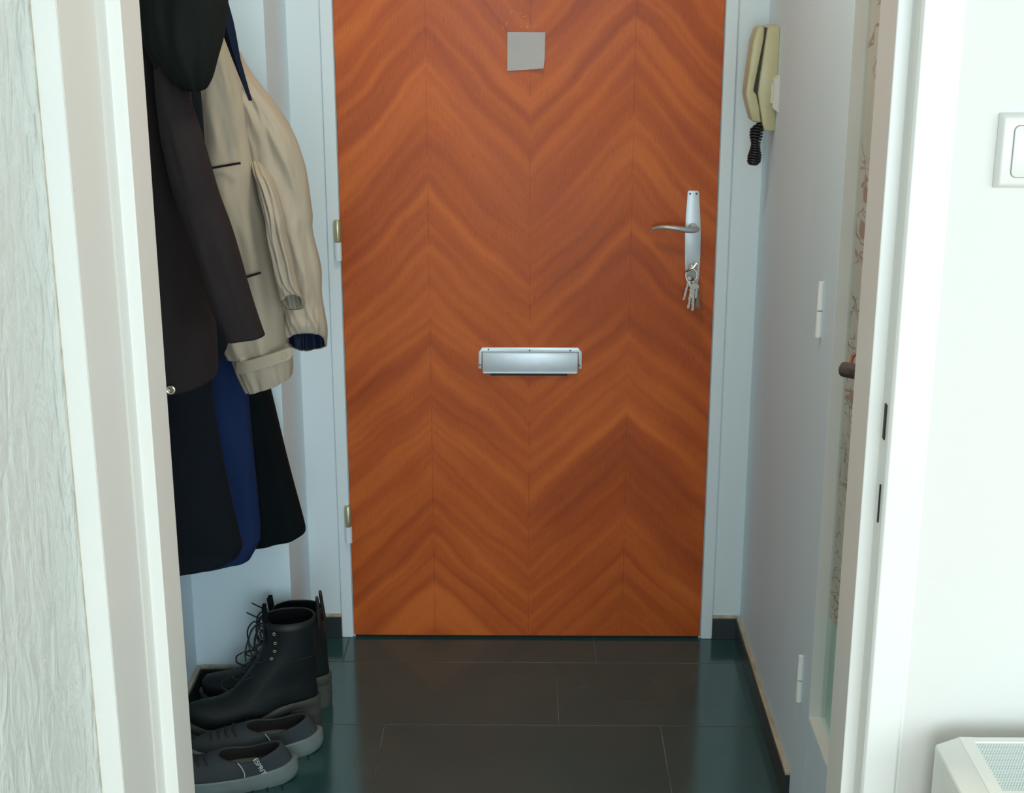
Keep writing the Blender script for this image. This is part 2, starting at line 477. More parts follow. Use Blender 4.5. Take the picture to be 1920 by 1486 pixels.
# ------------------------------------------------------------------ entrance door (door_1)
DX0, DX1 = -.428, .432
d1 = struct(empty('door_1', (0, 3.345, 0)), 'brown flamed veneer entrance door')
leaf = obj('door_leaf', BOX(DX0, DX1, 3.338, 3.385, .006, 2.02, bev=.0018), M['veneer'], d1)
fb = bmesh.new()
for x0, x1 in ((-.458, DX0 - .002), (DX1 + .002, .462)):
    box(fb, x0, x1, 3.336, 3.49, 0, 2.05, bev=.0025)
box(fb, -.458, .462, 3.336, 3.49, 2.022, 2.055, bev=.002)
box(fb, DX0 - .004, DX1 + .004, 3.40, 3.49, 0, 2.05)
fr = obj('door_frame', fb, M['hall_paint'], d1); fr['label'] = 'white painted door frame'
obj('under_door_shade', BOX(DX0 - .002, DX1 + .002, 3.347, 3.49, -.001, .0045), M['black'], d1)  # black strip that paints the shade in the gap below the leaf
# hinges
for ya, ym, yb in ((410, 453, 492), (946, 986, 1020)):
    zt, zm, zb = atY(633, ya, 3.33).z, atY(633, ym, 3.33).z, atY(633, yb, 3.33).z
    hx = atY(633, 450, 3.33).x if ya < 500 else atY(653, 980, 3.33).x
    h = obj('hinge', cyl(bmesh.new(), (hx, 3.331, zb + .005), (0, 0, 1), .0085, zm - zb - .006, n=16), M['hall_paint'], d1, smooth='auto')
    kb = bmesh.new()
    prof = [(.0, .0), (.0075, .0), (.0085, .003), (.0085, zt - zm - .008), (.006, zt - zm - .003), (.0, zt - zm)]
    rs = [[(hx + r_ * math.cos(a), 3.331 + r_ * math.sin(a), zm + z_) for a in [2 * math.pi * k / 20 for k in range(20)]] for r_, z_ in prof[1:-1]]
    rings(kb, rs)
    box(kb, hx + .006, DX0 + .002, 3.333, 3.337, zm + .001, zt - .006)
    k = obj('knuckle', kb, M['brass'], h, smooth='auto'); k['label'] = 'worn brass upper knuckle'
# handle plate: slender, widest in the middle
pz = lambda y: atY(1300, y, 3.335).z
px_ = lambda x, y: atY(x, y, 3.335).x
outline = []
for y, xl, xr in ((357, 1291, 1309), (360, 1289, 1311), (400, 1286, 1313), (440, 1284, 1314), (480, 1284, 1313), (515, 1285, 1311), (534, 1288, 1308), (537, 1290, 1306)):
    outline.append((px_(xl, y), px_(xr, y), pz(y)))
pts = [(a, z) for a, _, z in outline] + [(c, z) for _, c, z in outline[::-1]]
hp = obj('handle_plate', prism(pts, 'y', 3.3335, 3.338, bev=.0010), M['alu'], d1, smooth='auto')
hp['label'] = 'slender pale aluminium handle plate'
for x in (1294, 1306):
    sc_ = atY(x, 363, 3.333)
    obj('screw', cyl(bmesh.new(), (sc_.x, 3.3325, sc_.z), (0, 1, 0), .0023, .002, n=12), M['screw'], hp)
hub = atY(1300, 429, 3.32)
hb = bmesh.new()
cyl(hb, (hub.x, 3.3345, hub.z), (0, -1, 0), .0115, .014, n=24, r2=.0105)
L0 = [atY(x, y, Y) for x, y, Y in ((1306, 430, 3.315), (1300, 431, 3.303), (1288, 431, 3.298), (1270, 428, 3.296), (1250, 426, 3.298), (1236, 426.5, 3.303), (1226, 428.5, 3.309), (1223, 429, 3.311))]
pp = catmull(L0, 5)
rad = [.0075 + .0035 * math.sin(min(1, i / 8) * math.pi / 2) - .0068 * (i / (len(pp) - 1)) ** .8 for i in range(len(pp))]
tube(hb, pp, rad, n=14, flat=.8)
lv = obj('lever_handle', hb, M['alu_dark'], d1, smooth='auto'); lv['label'] = 'curved grey metal lever'
kc = atY(1298, 499, 3.333)
cb_ = bmesh.new(); cyl(cb_, (kc.x, 3.334, kc.z), (0, -1, 0), .0085, .004, n=24)
obj('lock_cylinder', cb_, M['chrome'], d1, smooth='auto')
# letter plate
lz = lambda y: atY(993, y, 3.33).z
lx = lambda x, y: atY(x, y, 3.33).x
zt, zb = lz(652), lz(700)
xl, xr = lx(897, 690), lx(1091, 690)
zs = lz(692)
fp = [(xl, zs), (xl + .0005, zt - .011), (xl + .009, zt), (xr - .009, zt), (xr - .0005, zt - .011), (xr, zs), (xr - .007, zs), (xr - .0085, zt - .011), (xl + .0085, zt - .011), (xl + .007, zs)]
lp = obj('letter_plate', prism(fp, 'y', 3.3335, 3.338, bev=.0007), M['alu'], d1, smooth='auto')
lp['label'] = 'aluminium letter slot with screws'
obj('flap', prism([(xl + .0095, zt - .0115), (xr - .0095, zt - .0115), (xr - .0095, zb + .002), (xr - .013, zb), (xl + .013, zb), (xl + .0095, zb + .002)], 'y', 3.3300, 3.3365, bev=.0012), M['alu'], lp, smooth='auto')
rb = bmesh.new()
box(rb, xl + .011, xr - .011, 3.3270, 3.3305, zb + .0005, zb + .0042, bev=.001)
box(rb, xl + .0105, xr - .0105, 3.3288, 3.3305, zt - .014, zt - .0125, bev=.0004)
obj('flap_edge', rb, M['alu'], lp)
o = obj('slot_gap', BOX(xl + .028, xr - .034, 3.3345, 3.3385, zb - .0065, zb + .002), M['black'], lp); o['label'] = 'dark slot under the flap'
for x, y in ((916, 655), (993, 656.5), (1069, 657), (900, 684), (1086, 685)):
    q = atY(x, y, 3.333)
    obj('screw', cyl(bmesh.new(), (q.x, 3.3325, q.z), (0, 1, 0), .0019, .002, n=10), M['screw'], lp)
adopt(d1)

# paper note
nb = bmesh.new()
A, B_, C_, D_ = atY(951.5, 60, 3.336), atY(1022.5, 60.5, 3.336), atY(1020.5, 128, 3.336), atY(951, 133, 3.336)
n = 14; gv = []
for i in range(n + 1):
    row = []
    for j in range(n + 1):
        u, v = j / n, i / n
        p = A.lerp(B_, u).lerp(D_.lerp(C_, u), v)
        curl = max(0, (u + v - 1.35)) ** 2 * .03 + (max(0, v - .3) ** 2) * .002 * (1 + math.sin(u * 5) * .3)
        row.append((p.x - max(0, u + v - 1.75) * .006, 3.3362 - curl, p.z + max(0, u + v - 1.75) * .004))
    gv.append(row)
v0 = [[nb.verts.new(p) for p in r_] for r_ in gv]
v1 = [[nb.verts.new((p[0], p[1] - .0004, p[2])) for p in r_] for r_ in gv]
for vv, fl_ in ((v0, 0), (v1, 1)):
    for i in range(n):
        for j in range(n):
            nb.faces.new((vv[i][j], vv[i][j + 1], vv[i + 1][j + 1], vv[i + 1][j]))
ed = [(0, j) for j in range(n)] + [(i, n) for i in range(n)] + [(n, j) for j in range(n, 0, -1)] + [(i, 0) for i in range(n, 0, -1)]
for a, c in zip(ed, ed[1:] + ed[:1]):
    nb.faces.new((v0[a[0]][a[1]], v1[a[0]][a[1]], v1[c[0]][c[1]], v0[c[0]][c[1]]))
tag(obj('paper_note', nb, M['paper'], smooth='auto'), 'blank square paper note stuck high on the brown door', 'note')
# torn tape / glue scars above the note
def scar():
    m = mat('glue_scar', (.72, .42, .24), .25)
    return m
gb = bmesh.new()
rnd = random.Random(3)
for (x, y, L_, a) in ((977, 53, 5, 80), (984, 52, 4, 20), (989, 54, 7, 100), (994, 55, 6, 85), (1003, 54, 6, 140), (1006, 52, 3, 60), (972, 27, 6, 30), (980, 30, 6, -20), (956, 28, 9, 60), (948, 50, 12, 70), (944, 56, 8, 100)):
    p = atY(x, y, 3.3372); q = atY(x + L_ * math.cos(R(a)), y - L_ * math.sin(R(a)), 3.3372)
    mid = (p + q) / 2 + Vector((rnd.uniform(-.001, .001), 0, rnd.uniform(-.001, .001)))
    tube(gb, [p, mid, q], [.0006, .0019, .0005], n=6, flat=.5)
sc = tag(obj('tape_residue', gb, scar()), 'torn shiny tape residue just above the paper note', 'tape residue')

# ------------------------------------------------------------------ keys hanging in the lock
kr = root('key_ring', (kc.x, 3.33, kc.z))
kb = bmesh.new()
# key stuck in the cylinder: bow seen almost edge on
p0 = Vector((kc.x, 3.330, kc.z))
ring1 = [p0 + Vector((.0095 * math.cos(a), -.018 + .004 * math.sin(a * 1), .0095 * math.sin(a) - .001)) for a in [2 * math.pi * i / 24 for i in range(24)]]
tube(kb, ring1, .0016, n=6, closed=True)
tube(kb, [p0, p0 + Vector((0, -.012, 0))], .0022, n=8)
obj('key_in_lock', kb, M['chrome'], kr, smooth='auto')
rb = bmesh.new()
c2 = atY(1296, 516, 3.30)
tube(rb, [c2 + Vector((.0125 * math.cos(a), .002 * math.sin(a), .0155 * math.sin(a))) for a in [2 * math.pi * i / 30 for i in range(30)]], .0012, n=6, closed=True)
tube(rb, [c2 + Vector((.0118 * math.cos(a), .003 + .002 * math.sin(a), .0150 * math.sin(a))) for a in [2 * math.pi * i / 30 for i in range(30)]], .0012, n=6, closed=True)
obj('split_ring', rb, M['chrome'], kr, smooth='auto')
cb_ = bmesh.new()
tube(cb_, catmull([atY(1286, 509, 3.292), atY(1294, 505, 3.288), atY(1300, 502, 3.288), atY(1306, 494, 3.292)], 4), .0021, n=8)
obj('clip', cb_, M['chrome'], kr, smooth='auto')
def key(top, bot, Y, w, bow, m, seed):
    """flat key hanging from top to bot (pixels of its axis) at distance Y"""
    a, c = atY(*top, Y), atY(*bot, Y)
    d = (c - a); L = d.length; d.normalize(); side = Vector((d.z, 0, -d.x)).normalized()
    bm = bmesh.new()
    nrm = Vector((0, 1, 0)); rnd = random.Random(seed)
    out = []
    nb_ = 10
    for k in range(nb_):       # round bow
        t = math.pi * (k / (nb_ - 1)); out.append(a + d * (bow - bow * math.cos(math.pi - t) * -1 if False else bow - bow * math.sin(t) * 0 - bow * math.cos(t) * 1) + side * bow * math.sin(t))
    out = [a + d * (bow - bow * math.cos(math.pi * k / 9)) + side * (bow * math.sin(math.pi * k / 9)) for k in range(9)]
    out.append(a + d * (bow * 2.0) + side * w)
    s = bow * 2.1
    while s < L - .004:
        out.append(a + d * s + side * (w - rnd.uniform(0, w * .7))); s += .0022
    out.append(a + d * L)
    s = L - .004
    out.append(a + d * s - side * w)
    out.append(a + d * (bow * 2.0) - side * w)
    out += [a + d * (bow - bow * math.cos(math.pi * k / 9)) - side * (bow * math.sin(math.pi * k / 9)) for k in range(8, 0, -1)]
    f0 = [bm.verts.new(p) for p in out]; f1 = [bm.verts.new(p + nrm * .0025) for p in out]
    bm.faces.new(f0); bm.faces.new(f1[::-1])
    for i in range(len(out)):
        j = (i + 1) % len(out); bm.faces.new((f0[i], f0[j], f1[j], f1[i]))
    return obj('key', bm, m, kr)
M['key_dark'] = mat('tarnished_key', (.16, .15, .12), .35, metal=.9)
key((1293, 518), (1281, 563), 3.306, .0026, .0055, M['chrome'], 1)
key((1297, 528), (1290, 579), 3.300, .0032, .0065, M['chrome'], 2)
key((1300, 530), (1298, 583), 3.293, .0038, .0075, M['chrome'], 3)
key((1304, 535), (1309, 579), 3.308, .0050, .0085, M['key_dark'], 4)
key((1297, 520), (1294, 566), 3.314, .0050, .0085, M['key_dark'], 5)
key((1306, 532), (1304, 560), 3.301, .0030, .0060, M['chrome'], 6)
tb_ = bmesh.new()
tube(tb_, catmull([atY(1295, 531, 3.287), atY(1300, 529, 3.285), atY(1304, 527, 3.287)], 4), .0022, n=8)
obj('fob', tb_, M['chrome'], kr, smooth='auto')
tag(adopt(kr), 'bunch of keys hanging from the entrance door lock below the lever', 'keys')

# ------------------------------------------------------------------ intercom and switch on the right hall wall
ic = root('intercom', (XR, 3.23, atY(1430, 243, 3.19).z))
YI = 3.19
def poly(ps): return [(atY(x, y, YI).x, atY(x, y, YI).z) for x, y in ps]
S5 = 1 / 4.503
def c5(ps): return [(1180 + x * S5, y * S5) for x, y in ps]
base = poly(c5([(1168, 240), (1180, 222), (1222, 218), (1232, 240)])) 
bz = poly(c5([(1168, 240), (1183, 222), (1222, 218)]))
p_base = bz + [(XR, bz[-1][1]), (XR, poly(c5([(1180, 1105)]))[0][1])] + poly(c5([(1140, 1105), (1125, 1050), (1088, 790), (1100, 690)]))
o = obj('base', prism(p_base, 'y', 3.19, 3.275, bev=.003), M['ivory'], ic, smooth='auto')
p_hand = poly(c5([(1082, 245), (1105, 226), (1135, 222), (1148, 240), (1140, 330), (1052, 770), (1078, 800), (1100, 900), (1118, 1040), (1040, 1030), (1005, 900), (985, 800), (1005, 640), (1048, 350)]))
o = obj('handset', prism(p_hand, 'y', 3.195, 3.255, bev=.004, seg=3), M['ivory'], ic, smooth='auto')
p_slot = poly(c5([(1146, 240), (1172, 236), (1150, 420), (1104, 700), (1088, 795), (1120, 950), (1138, 1100), (1128, 1100), (1070, 800), (1052, 775), (1070, 660)]))
o = obj('cradle_gap', prism(p_slot, 'y', 3.20, 3.27), M['cord'], ic); o['label'] = 'black gap between handset and base'
# coiled cord
cpts = c5([(1110, 1040), (1075, 1090), (1070, 1150), (1066, 1210), (1062, 1260), (1058, 1310), (1052, 1360), (1046, 1385)])
crad = [.005, .0120, .0125, .0080, .0095, .0135, .0130, .0080]
cb_ = bmesh.new()
axis = catmull([atY(x, y, 3.205) for x, y in cpts], 30)
hel = []
for i, p in enumerate(axis):
    f = i / (len(axis) - 1) * (len(crad) - 1); k = min(int(f), len(crad) - 2); r_ = crad[k] + (crad[k + 1] - crad[k]) * (f - k)
    a = i / (len(axis) - 1) * 2 * math.pi * 17
    hel.append(p + Vector((r_ * math.cos(a), r_ * math.sin(a), 0)))
tube(cb_, hel, .0026, n=6)
hel = []
for i, p in enumerate(axis):
    f = i / (len(axis) - 1) * (len(crad) - 1); k = min(int(f), len(crad) - 2); r_ = (crad[k] + (crad[k + 1] - crad[k]) * (f - k)) * .55
    a = -i / (len(axis) - 1) * 2 * math.pi * 15 + 1
    hel.append(p + Vector((r_ * math.cos(a), r_ * math.sin(a), 0)))
tube(cb_, hel, .0026, n=6)
tube(cb_, catmull([atY(1423, 233, 3.20), atY(1428, 240, 3.2), atY(1431, 245, 3.21)], 4), .0015, n=6)
o = obj('coiled_cord', cb_, M['cord'], ic, smooth=True); o['label'] = 'black coiled cord bunched below the handset'
tag(adopt(ic), 'ivory intercom phone with black coiled cord beside the entrance door', 'intercom')

def frustum_x(x0, x1, y0, y1, z0, z1, ins, bev=.001):
    bm = bmesh.new()
    rs = [[(x0, y0, z0), (x0, y1, z0), (x0, y1, z1), (x0, y0, z1)], [(x1, y0 + ins, z0 + ins), (x1, y1 - ins, z0 + ins), (x1, y1 - ins, z1 - ins), (x1, y0 + ins, z1 - ins)]]
    rings(bm, rs); bmesh.ops.recalc_face_normals(bm, faces=bm.faces)
    bmesh.ops.bevel(bm, geom=list(bm.edges), offset=bev, segments=2, profile=.5, affect='EDGES')
    return bm
q0, q1 = atX(1463, 142, XR), atX(1461, 213, XR)
hs = root('light_switch', (XR, q0.y + .04, (q0.z + q1.z) / 2))
obj('frame', frustum_x(XR, XR - .011, q0.y, q0.y + .08, q1.z, q0.z, .009), M['plastic'], hs)
obj('rocker', BOX(XR - .014, XR - .010, q0.y + .018, q0.y + .062, q1.z + .018, q0.z - .018, bev=.001), M['plastic'], hs)
tag(adopt(hs), 'small white light switch on the grey hall wall next to the intercom', 'light switch')

# ------------------------------------------------------------------ hall side door (door_2)
def glazed_leaf(rt, xf, xb, y0, y1, z0, z1, gy0, gy1, gz0, gz1, m, face):
    """leaf in a plane of constant x; face = +1 if the seen face looks to +x, -1 to -x"""
    bm = bmesh.new()
    box(bm, min(xf, xb), max(xf, xb), y0, gy0, z0, z1, bev=.0015); box(bm, min(xf, xb), max(xf, xb), gy1, y1, z0, z1, bev=.0015)
    box(bm, min(xf, xb), max(xf, xb), gy0 - .001, gy1 + .001, z0, gz0, bev=.0015); box(bm, min(xf, xb), max(xf, xb), gy0 - .001, gy1 + .001, gz1, z1, bev=.0015)
    return obj('leaf_frame', bm, m, rt)
d2 = struct(empty('door_2', (XR, 2.6, 0)), 'white side door with a patterned pane')
XF = .527
GY1 = atX(1561, 650, XF).y; GZ0 = atX(1518, 1350, XF).z
glazed_leaf(d2, XF, XF + .045, 1.84, 2.598, .008, 2.02, 1.96, GY1, GZ0, 1.9, M['hall_wall'], -1)
# painted reveal of the recess is part of the bead around the pane
bd = bmesh.new()
box(bd, XF + .0005, XF + .034, GY1 - .0012, GY1 + .0005, GZ0, 1.9); box(bd, XF + .0005, XF + .022, 1.96, GY1, GZ0 - .0005, GZ0 + .0012)
o = obj('glazing_bead', bd, M['paint'], d2); o['label'] = 'bright white reveal around the pane'
o = obj('glass_pane', BOX(XF + .022, XF + .0245, 1.955, GY1 - .0014, GZ0 - .001, 1.905), M['glass'], d2)
zc_ = atX(1553, 1157, XF + .022).z
# gently pleated curtain
cbm = bmesh.new(); nn = 90; rs = []
for k in (0, 1):
    rs.append([(XF + .0272 + .0010 * math.sin(i * .9) + (0.0008 if k else 0), 1.955 + (GY1 - .0014 - 1.955) * i / nn, 0) for i in range(nn + 1)])
loop = rs[0] + rs[1][::-1]
rings(cbm, [[(p[0], p[1], z) for p in loop] for z in (zc_, 1.0, 1.5, 1.9)])
o = obj('curtain', cbm, M['curtain'], d2, smooth='auto'); o['label'] = 'mauve-grey printed cloth behind the pane'
o = obj('backing_panel', BOX(XF + .030, XF + .036, 1.955, GY1 - .0014, GZ0 - .001, 1.905), M['green_panel'], d2); o['label'] = 'pale green panel below the cloth'
obj('door_casing', BOX(XF + .045, XR + .1, 2.5975, 2.6045, 0, 2.03), M['hall_wall'], d2)
# hinges on the far edge
for (x, y0, ym, y1) in ((1537, 526, 582, 634), (1499.5, 1223, 1274, 1318)):
    pa, pb, pm = atX(x + (1.5 if y0 < 1000 else .5), y0, XF - .004), atX(x - 1, y1, XF - .004), atX(x, ym, XF - .004)
    h = bmesh.new()
    cyl(h, (XF - .004, pm.y, pb.z), (0, 0, 1), .0058, pm.z - pb.z - .0012, n=14, r2=.0058)
    h = obj('hinge', h, M['hinge_white'], d2, smooth='auto'); h['label'] = 'white hinge barrel'
    h2 = bmesh.new(); cyl(h2, (XF - .004, pm.y, pm.z + .0012), (0, 0, 1), .0058, pa.z - pm.z - .0012, n=14, r2=.005)
    obj('knuckle', h2, M['hinge_white'], h, smooth='auto')
# lever handle on the near stile, pointing to the hinge side
q = atX(1582, 690, .466)
lb = bmesh.new()
hy, hz = q.y, q.z
tube(lb, catmull([(XF, 1.90, hz + .004), (.495, 1.90, hz + .004), (.510, 1.91, hz + .004), (.508, 1.94, hz + .004), (.499, 2.00, hz + .003), (.484, 2.06, hz + .001), (.466, hy - .002, hz - .001)], 6), .0115, n=14)
lv2 = obj('lever_handle', lb, M['copper'], d2, smooth='auto'); lv2['label'] = 'brown metal lever'
rb = bmesh.new(); cyl(rb, (XF + .001, 1.90, hz + .004), (-1, 0, 0), .024, .008, n=28)
obj('rosette', rb, M['copper_red'], d2, smooth='auto')
o = obj('key', tube(bmesh.new(), catmull([atX(1596, 684, .497), atX(1597, 674, .500), atX(1601, 666, .503), atX(1608, 663, .508)], 5), .0028, n=8), M['copper_red'], d2, smooth='auto'); o['label'] = 'reddish copper hook above the lever'
adopt(d2)
# ------------------------------------------------------------------ open living room door at the left (door_3)
d3 = struct(empty('door_3', (-.475, 1.655, 0)), 'open white door with rippled glass at the left')
XF3 = -.4715
g = atX(105, 0, XF3); GY3 = g.y
glazed_leaf(d3, XF3, XF3 - .045, .83, 1.652, .008, 2.02, .96, GY3, .25, 1.9, M['paint'], 1)
bd = bmesh.new(); box(bd, XF3 - .0265, XF3 - .0005, GY3 - .0015, GY3 + .0005, .25, 1.9)
o = obj('glazing_bead', bd, M['paint'], d3); o['label'] = 'bright bead along the glass'
o = obj('glass_pane', BOX(XF3 - .031, XF3 - .026, .955, GY3 + .004, .246, 1.904), M['ripple'], d3); o['label'] = 'pale green-tinted rippled glass'
sb = bmesh.new(); box(sb, XF3 - .0262, XF3 - .0252, GY3 - .0035, GY3 - .001, .25, 1.9)
o = obj('putty_line', sb, M['caulk'], d3)
adopt(d3)

# ------------------------------------------------------------------ light switch in the living room
q0, q1 = atY(1876, 211, 1.66), atY(1873, 355, 1.66)
sx0, sz1, sz0 = q0.x, q0.z, q1.z
SW = sz1 - sz0
ls = root('wall_switch', (sx0 + SW / 2, YW, sz0))
def frustum_y(y0, y1, x0, x1, z0, z1, ins, bev):
    bm = bmesh.new()
    rings(bm, [[(x0, y0, z0), (x1, y0, z0), (x1, y0, z1), (x0, y0, z1)], [(x0 + ins, y1, z0 + ins), (x1 - ins, y1, z0 + ins), (x1 - ins, y1, z1 - ins), (x0 + ins, y1, z1 - ins)]])
    bmesh.ops.recalc_face_normals(bm, faces=bm.faces)
    bmesh.ops.bevel(bm, geom=list(bm.edges), offset=bev, segments=3, profile=.5, affect='EDGES'); return bm
obj('frame', frustum_y(YW, YW - .010, sx0, sx0 + SW, sz0, sz1, .005, .0025), M['plastic'], ls, smooth='auto')
M['gap'] = mat('grey_gap', (.22, .22, .2), .6)
rp_ = rounded(SW - .034, SW - .028, .006, cx=sx0 + SW / 2, cy=(sz0 + sz1) / 2)
g_ = rounded(SW - .0325, SW - .0265, .0068, cx=sx0 + SW / 2, cy=(sz0 + sz1) / 2)
obj('rocker_gap', prism(g_, 'y', YW - .0102, YW - .006), M['gap'], ls)
obj('rocker', prism(rp_, 'y', YW - .0125, YW - .006, bev=.0012), M['plastic'], ls, smooth='auto')
tag(adopt(ls), 'white square rocker light switch on the living room wall at the right', 'light switch')

# ------------------------------------------------------------------ perforated white heater under the switch
zt = .71
A_ = atZ(1753, 1393, zt - .010); B2 = atZ(1827, 1390, zt)
x0, xg, yb = A_.x, B2.x, B2.y
yfar = yb + .002
ht = root('radiator', (x0 + .3, 1.5, 0))
xmid = atZ(1808, 1400, zt).x
xe = 1.25
yn = atZ(1880, 1482, zt).y
rb = bmesh.new()
# outer casing: section swept along y with a sloping shoulder on the left
prof = [(x0, .10), (x0, zt - .012), (x0 + .0015, zt - .010), (xmid - .001, zt), (xmid, zt + .001), (xg, zt + .001), (xg, zt - .003), (xe - .04, zt - .003), (xe - .04, zt + .001), (xe, zt - .006), (xe, .10)]
rings(rb, [[(p[0], y, p[1]) for p in prof] for y in (yn - .035, yfar + .008)])
bmesh.ops.recalc_face_normals(rb, faces=rb.faces)
box(rb, xg - .001, xe - .035, yfar - .004, yfar + .008, zt - .01, zt + .001, bev=.001)
box(rb, xg - .001, xe - .035, yn - .035, yn, zt - .01, zt + .001, bev=.001)
obj('casing', rb, M['radiator'], ht)
o = obj('top_grille', BOX(xg, xe - .04, yn, yfar - .004, zt - .006, zt - .0008), M['grille'], ht); o['label'] = 'pale grey-green grille of fine holes'
for x in (x0 + .06, xe - .1): obj('foot', BOX(x, x + .04, yn - .02, yfar - .002, 0, .101), M['radiator'], ht)
print('HEATER', x0, xg, yn, yfar)
tag(adopt(ht), 'white boxy heater with finely perforated top below the wall switch', 'heater')

# ------------------------------------------------------------------ coats
def fabric(name, col, rough=.85, k=.35, sheen=.0, scale=900, c2=None):
    m = mat(name, col, rough, spec=.12, sheen=sheen, bump=(scale, .25, .0006), var=(14, c2 or tuple(c * (1 - k * .4) for c in col), .2))
    return m
M['charcoal'] = fabric('charcoal_brown_cotton', (.022, .018, .020))
M['hoodcloth'] = fabric('black_green_fleece', (.007, .010, .010), .95)
M['beige'] = fabric('beige_cotton', (.44, .385, .305), .8, k=.12)
M['lining'] = fabric('grey_green_lining', (.26, .25, .20), .7)
M['navy_lining'] = fabric('navy_quilt_lining', (.006, .012, .035), .5)
M['navy'] = fabric('navy_wool', (.014, .032, .105), .9)
M['ink'] = fabric('ink_black_wool', (.006, .009, .014), .9)
M['blackwool'] = fabric('black_cloth', (.004, .007, .009), .9)
M['strapnavy'] = fabric('dark_navy_cloth', (.006, .012, .032), .8)

def garment(rows, n=72, xwall=None, tilt=0, amp=.006, seed=0, sq=.85, open_end=False, inner=.006, nfold=5, sub=5, tilty_end=0, mat_only=None, crease=0.0):
    """rows: (py, pxl, pxr, Y, ry[, dz_x, dz_y]) - widths seen at that height, Y = centre distance, ry = half depth.
    pxl None: reaches to the wall. dz_x / dz_y: how the ring is tilted (metres at its right / far side)."""
    data = []
    for r_ in rows:
        py, pl, pr, Y, ry = r_[:5]; dx = r_[5] if len(r_) > 5 else 0; dy = r_[6] if len(r_) > 6 else 0
        z = atY(500, py, Y).z
        xr_ = atY(pr, py, Y).x
        xl_ = (XA + .006) if pl is None else atY(pl, py, Y).x
        data.append(Vector((z, xl_, xr_)).to_tuple() + (Y, ry, dx, dy))
    # smooth interpolation between the rows
    dd = []
    m_ = len(data)
    def cm(a, b, c, d, t): return .5 * ((2 * b) + (c - a) * t + (2 * a - 5 * b + 4 * c - d) * t * t + (3 * b - a - 3 * c + d) * t ** 3)
    for i in range(m_ - 1):
        a, b_, c, d = data[max(i - 1, 0)], data[i], data[i + 1], data[min(i + 2, m_ - 1)]
        for s in range(sub):
            dd.append([cm(a[k], b_[k], c[k], d[k], s / sub) for k in range(7)])
    dd.append(list(data[-1]))
    rs = []
    rnd = random.Random(seed); ph = [rnd.uniform(0, 6.28) for _ in range(8)]
    for (z, xl_, xr_, Y, ry, dx, dy) in dd:
        xc, rx = (xl_ + xr_) / 2, (xr_ - xl_) / 2
        ring = []
        for k in range(n):
            a = 2 * math.pi * k / n; ca, sa = math.cos(a), math.sin(a)
            ux = math.copysign(abs(ca) ** sq, ca); uy = math.copysign(abs(sa) ** sq, sa)
            w = (math.sin(nfold * a + ph[0] + z * 3) * .5 + math.sin((nfold * 2 + 1) * a + ph[1] - z * 5) * .3)
            w += noise.noise(Vector((ux * 2.2 + seed, uy * 2.2, z * 9))) * 1.1
            if crease: w += crease * .8 * noise.noise(Vector((ux * 2.5 + seed * 3, uy * 2.5, z * 15 + ux * 3))) + crease * .35 * noise.noise(Vector((ux * 4, uy * 4 + seed, z * 34 - ux * 5)))
            fade = 1 - .75 * max(0, ux) ** 4       # keep the right silhouette
            d_ = amp * w * fade
            x = xc + ux * (rx + d_ * .6); y = Y + uy * (ry + d_ * 1.4)
            if x < XA + .002: x = XA + .002
            ring.append(Vector((x, y, z + dx * ux + dy * uy)))
        rs.append(ring)
    if open_end:   # fold the hem in and run the lining up inside
        last = rs[-1]; cen = sum(last, Vector()) / n
        up = []
        for t in (0, 1, 2, 4):
            src = rs[max(len(rs) - 1 - t * 2, 0)]; cs = sum(src, Vector()) / n
            up.append([p + (cs - p).normalized() * min(inner, (cs - p).length * .4) for p in src])
        return rs, up
    return rs, None

def coat_part(name, rows, m, parent, label=None, **k):
    rs, up = garment(rows, **k)
    bm = bmesh.new()
    if up:
        rings(bm, rs + [up[0]], cap1=False)
        o = obj(name, bm, m, parent, smooth=True)
    else:
        # soft hem
        last = rs[-1]; cs = sum(last, Vector()) / len(last)
        hem = [p + (cs - p).normalized() * .006 + Vector((0, 0, -.003)) for p in last]
        rings(bm, rs + [hem])
        o = obj(name, bm, m, parent, smooth=True)
    if label: o['label'] = label
    return o, rs, up

# ---- A: charcoal jacket, nearest
ja = root('hooded_jacket', (-.70, 2.46, .95))
YB = 2.44
body, rs, _ = coat_part('body', [(-90, None, 322, YB, .05), (0, None, 335, YB, .09), (100, None, 345, YB, .10), (250, None, 362, YB, .11), (453, None, 389, YB, .11), (541, None, 392, YB, .11),
    (609, None, 401, YB, .11), (680, None, 405, YB, .11), (714, None, 405, YB, .11, .010)], M['charcoal'], ja, amp=.004, seed=2, nfold=3)
sl, rs, up = coat_part('sleeve', [(60, 290, 335, 2.36, .04), (120, 292, 345, 2.34, .05), (181, 298, 352, 2.32, .055), (250, 305, 374, 2.31, .055), (310, 318, 392, 2.30, .055), (370, 334, 410, 2.30, .055), (434, 355, 433, 2.30, .055), (520, 382, 458, 2.30, .052), (580, 402, 477, 2.30, .050), (633, 427, 495, 2.30, .046, .003, -.004)],
    M['charcoal'], ja, amp=.003, seed=5, open_end=True, sq=.9, nfold=2)
lb = bmesh.new(); rings(lb, up, cap0=False); o = obj('sleeve_lining', lb, M['blackwool'], sl, smooth=True)
hd, rs, _ = coat_part('hood', [(-130, 250, 418, 2.40, .06), (-60, 256, 424, 2.38, .08), (0, 262, 424, 2.37, .09), (65, 272, 417, 2.35, .09), (110, 292, 406, 2.33, .08), (145, 318, 397, 2.32, .06), (166, 345, 386, 2.31, .03)],
    M['hoodcloth'], ja, 'soft black hood hanging down', amp=.009, seed=9, nfold=4, sq=.95, crease=.5)
q = atY(321, 730, 2.328)
sb = bmesh.new()
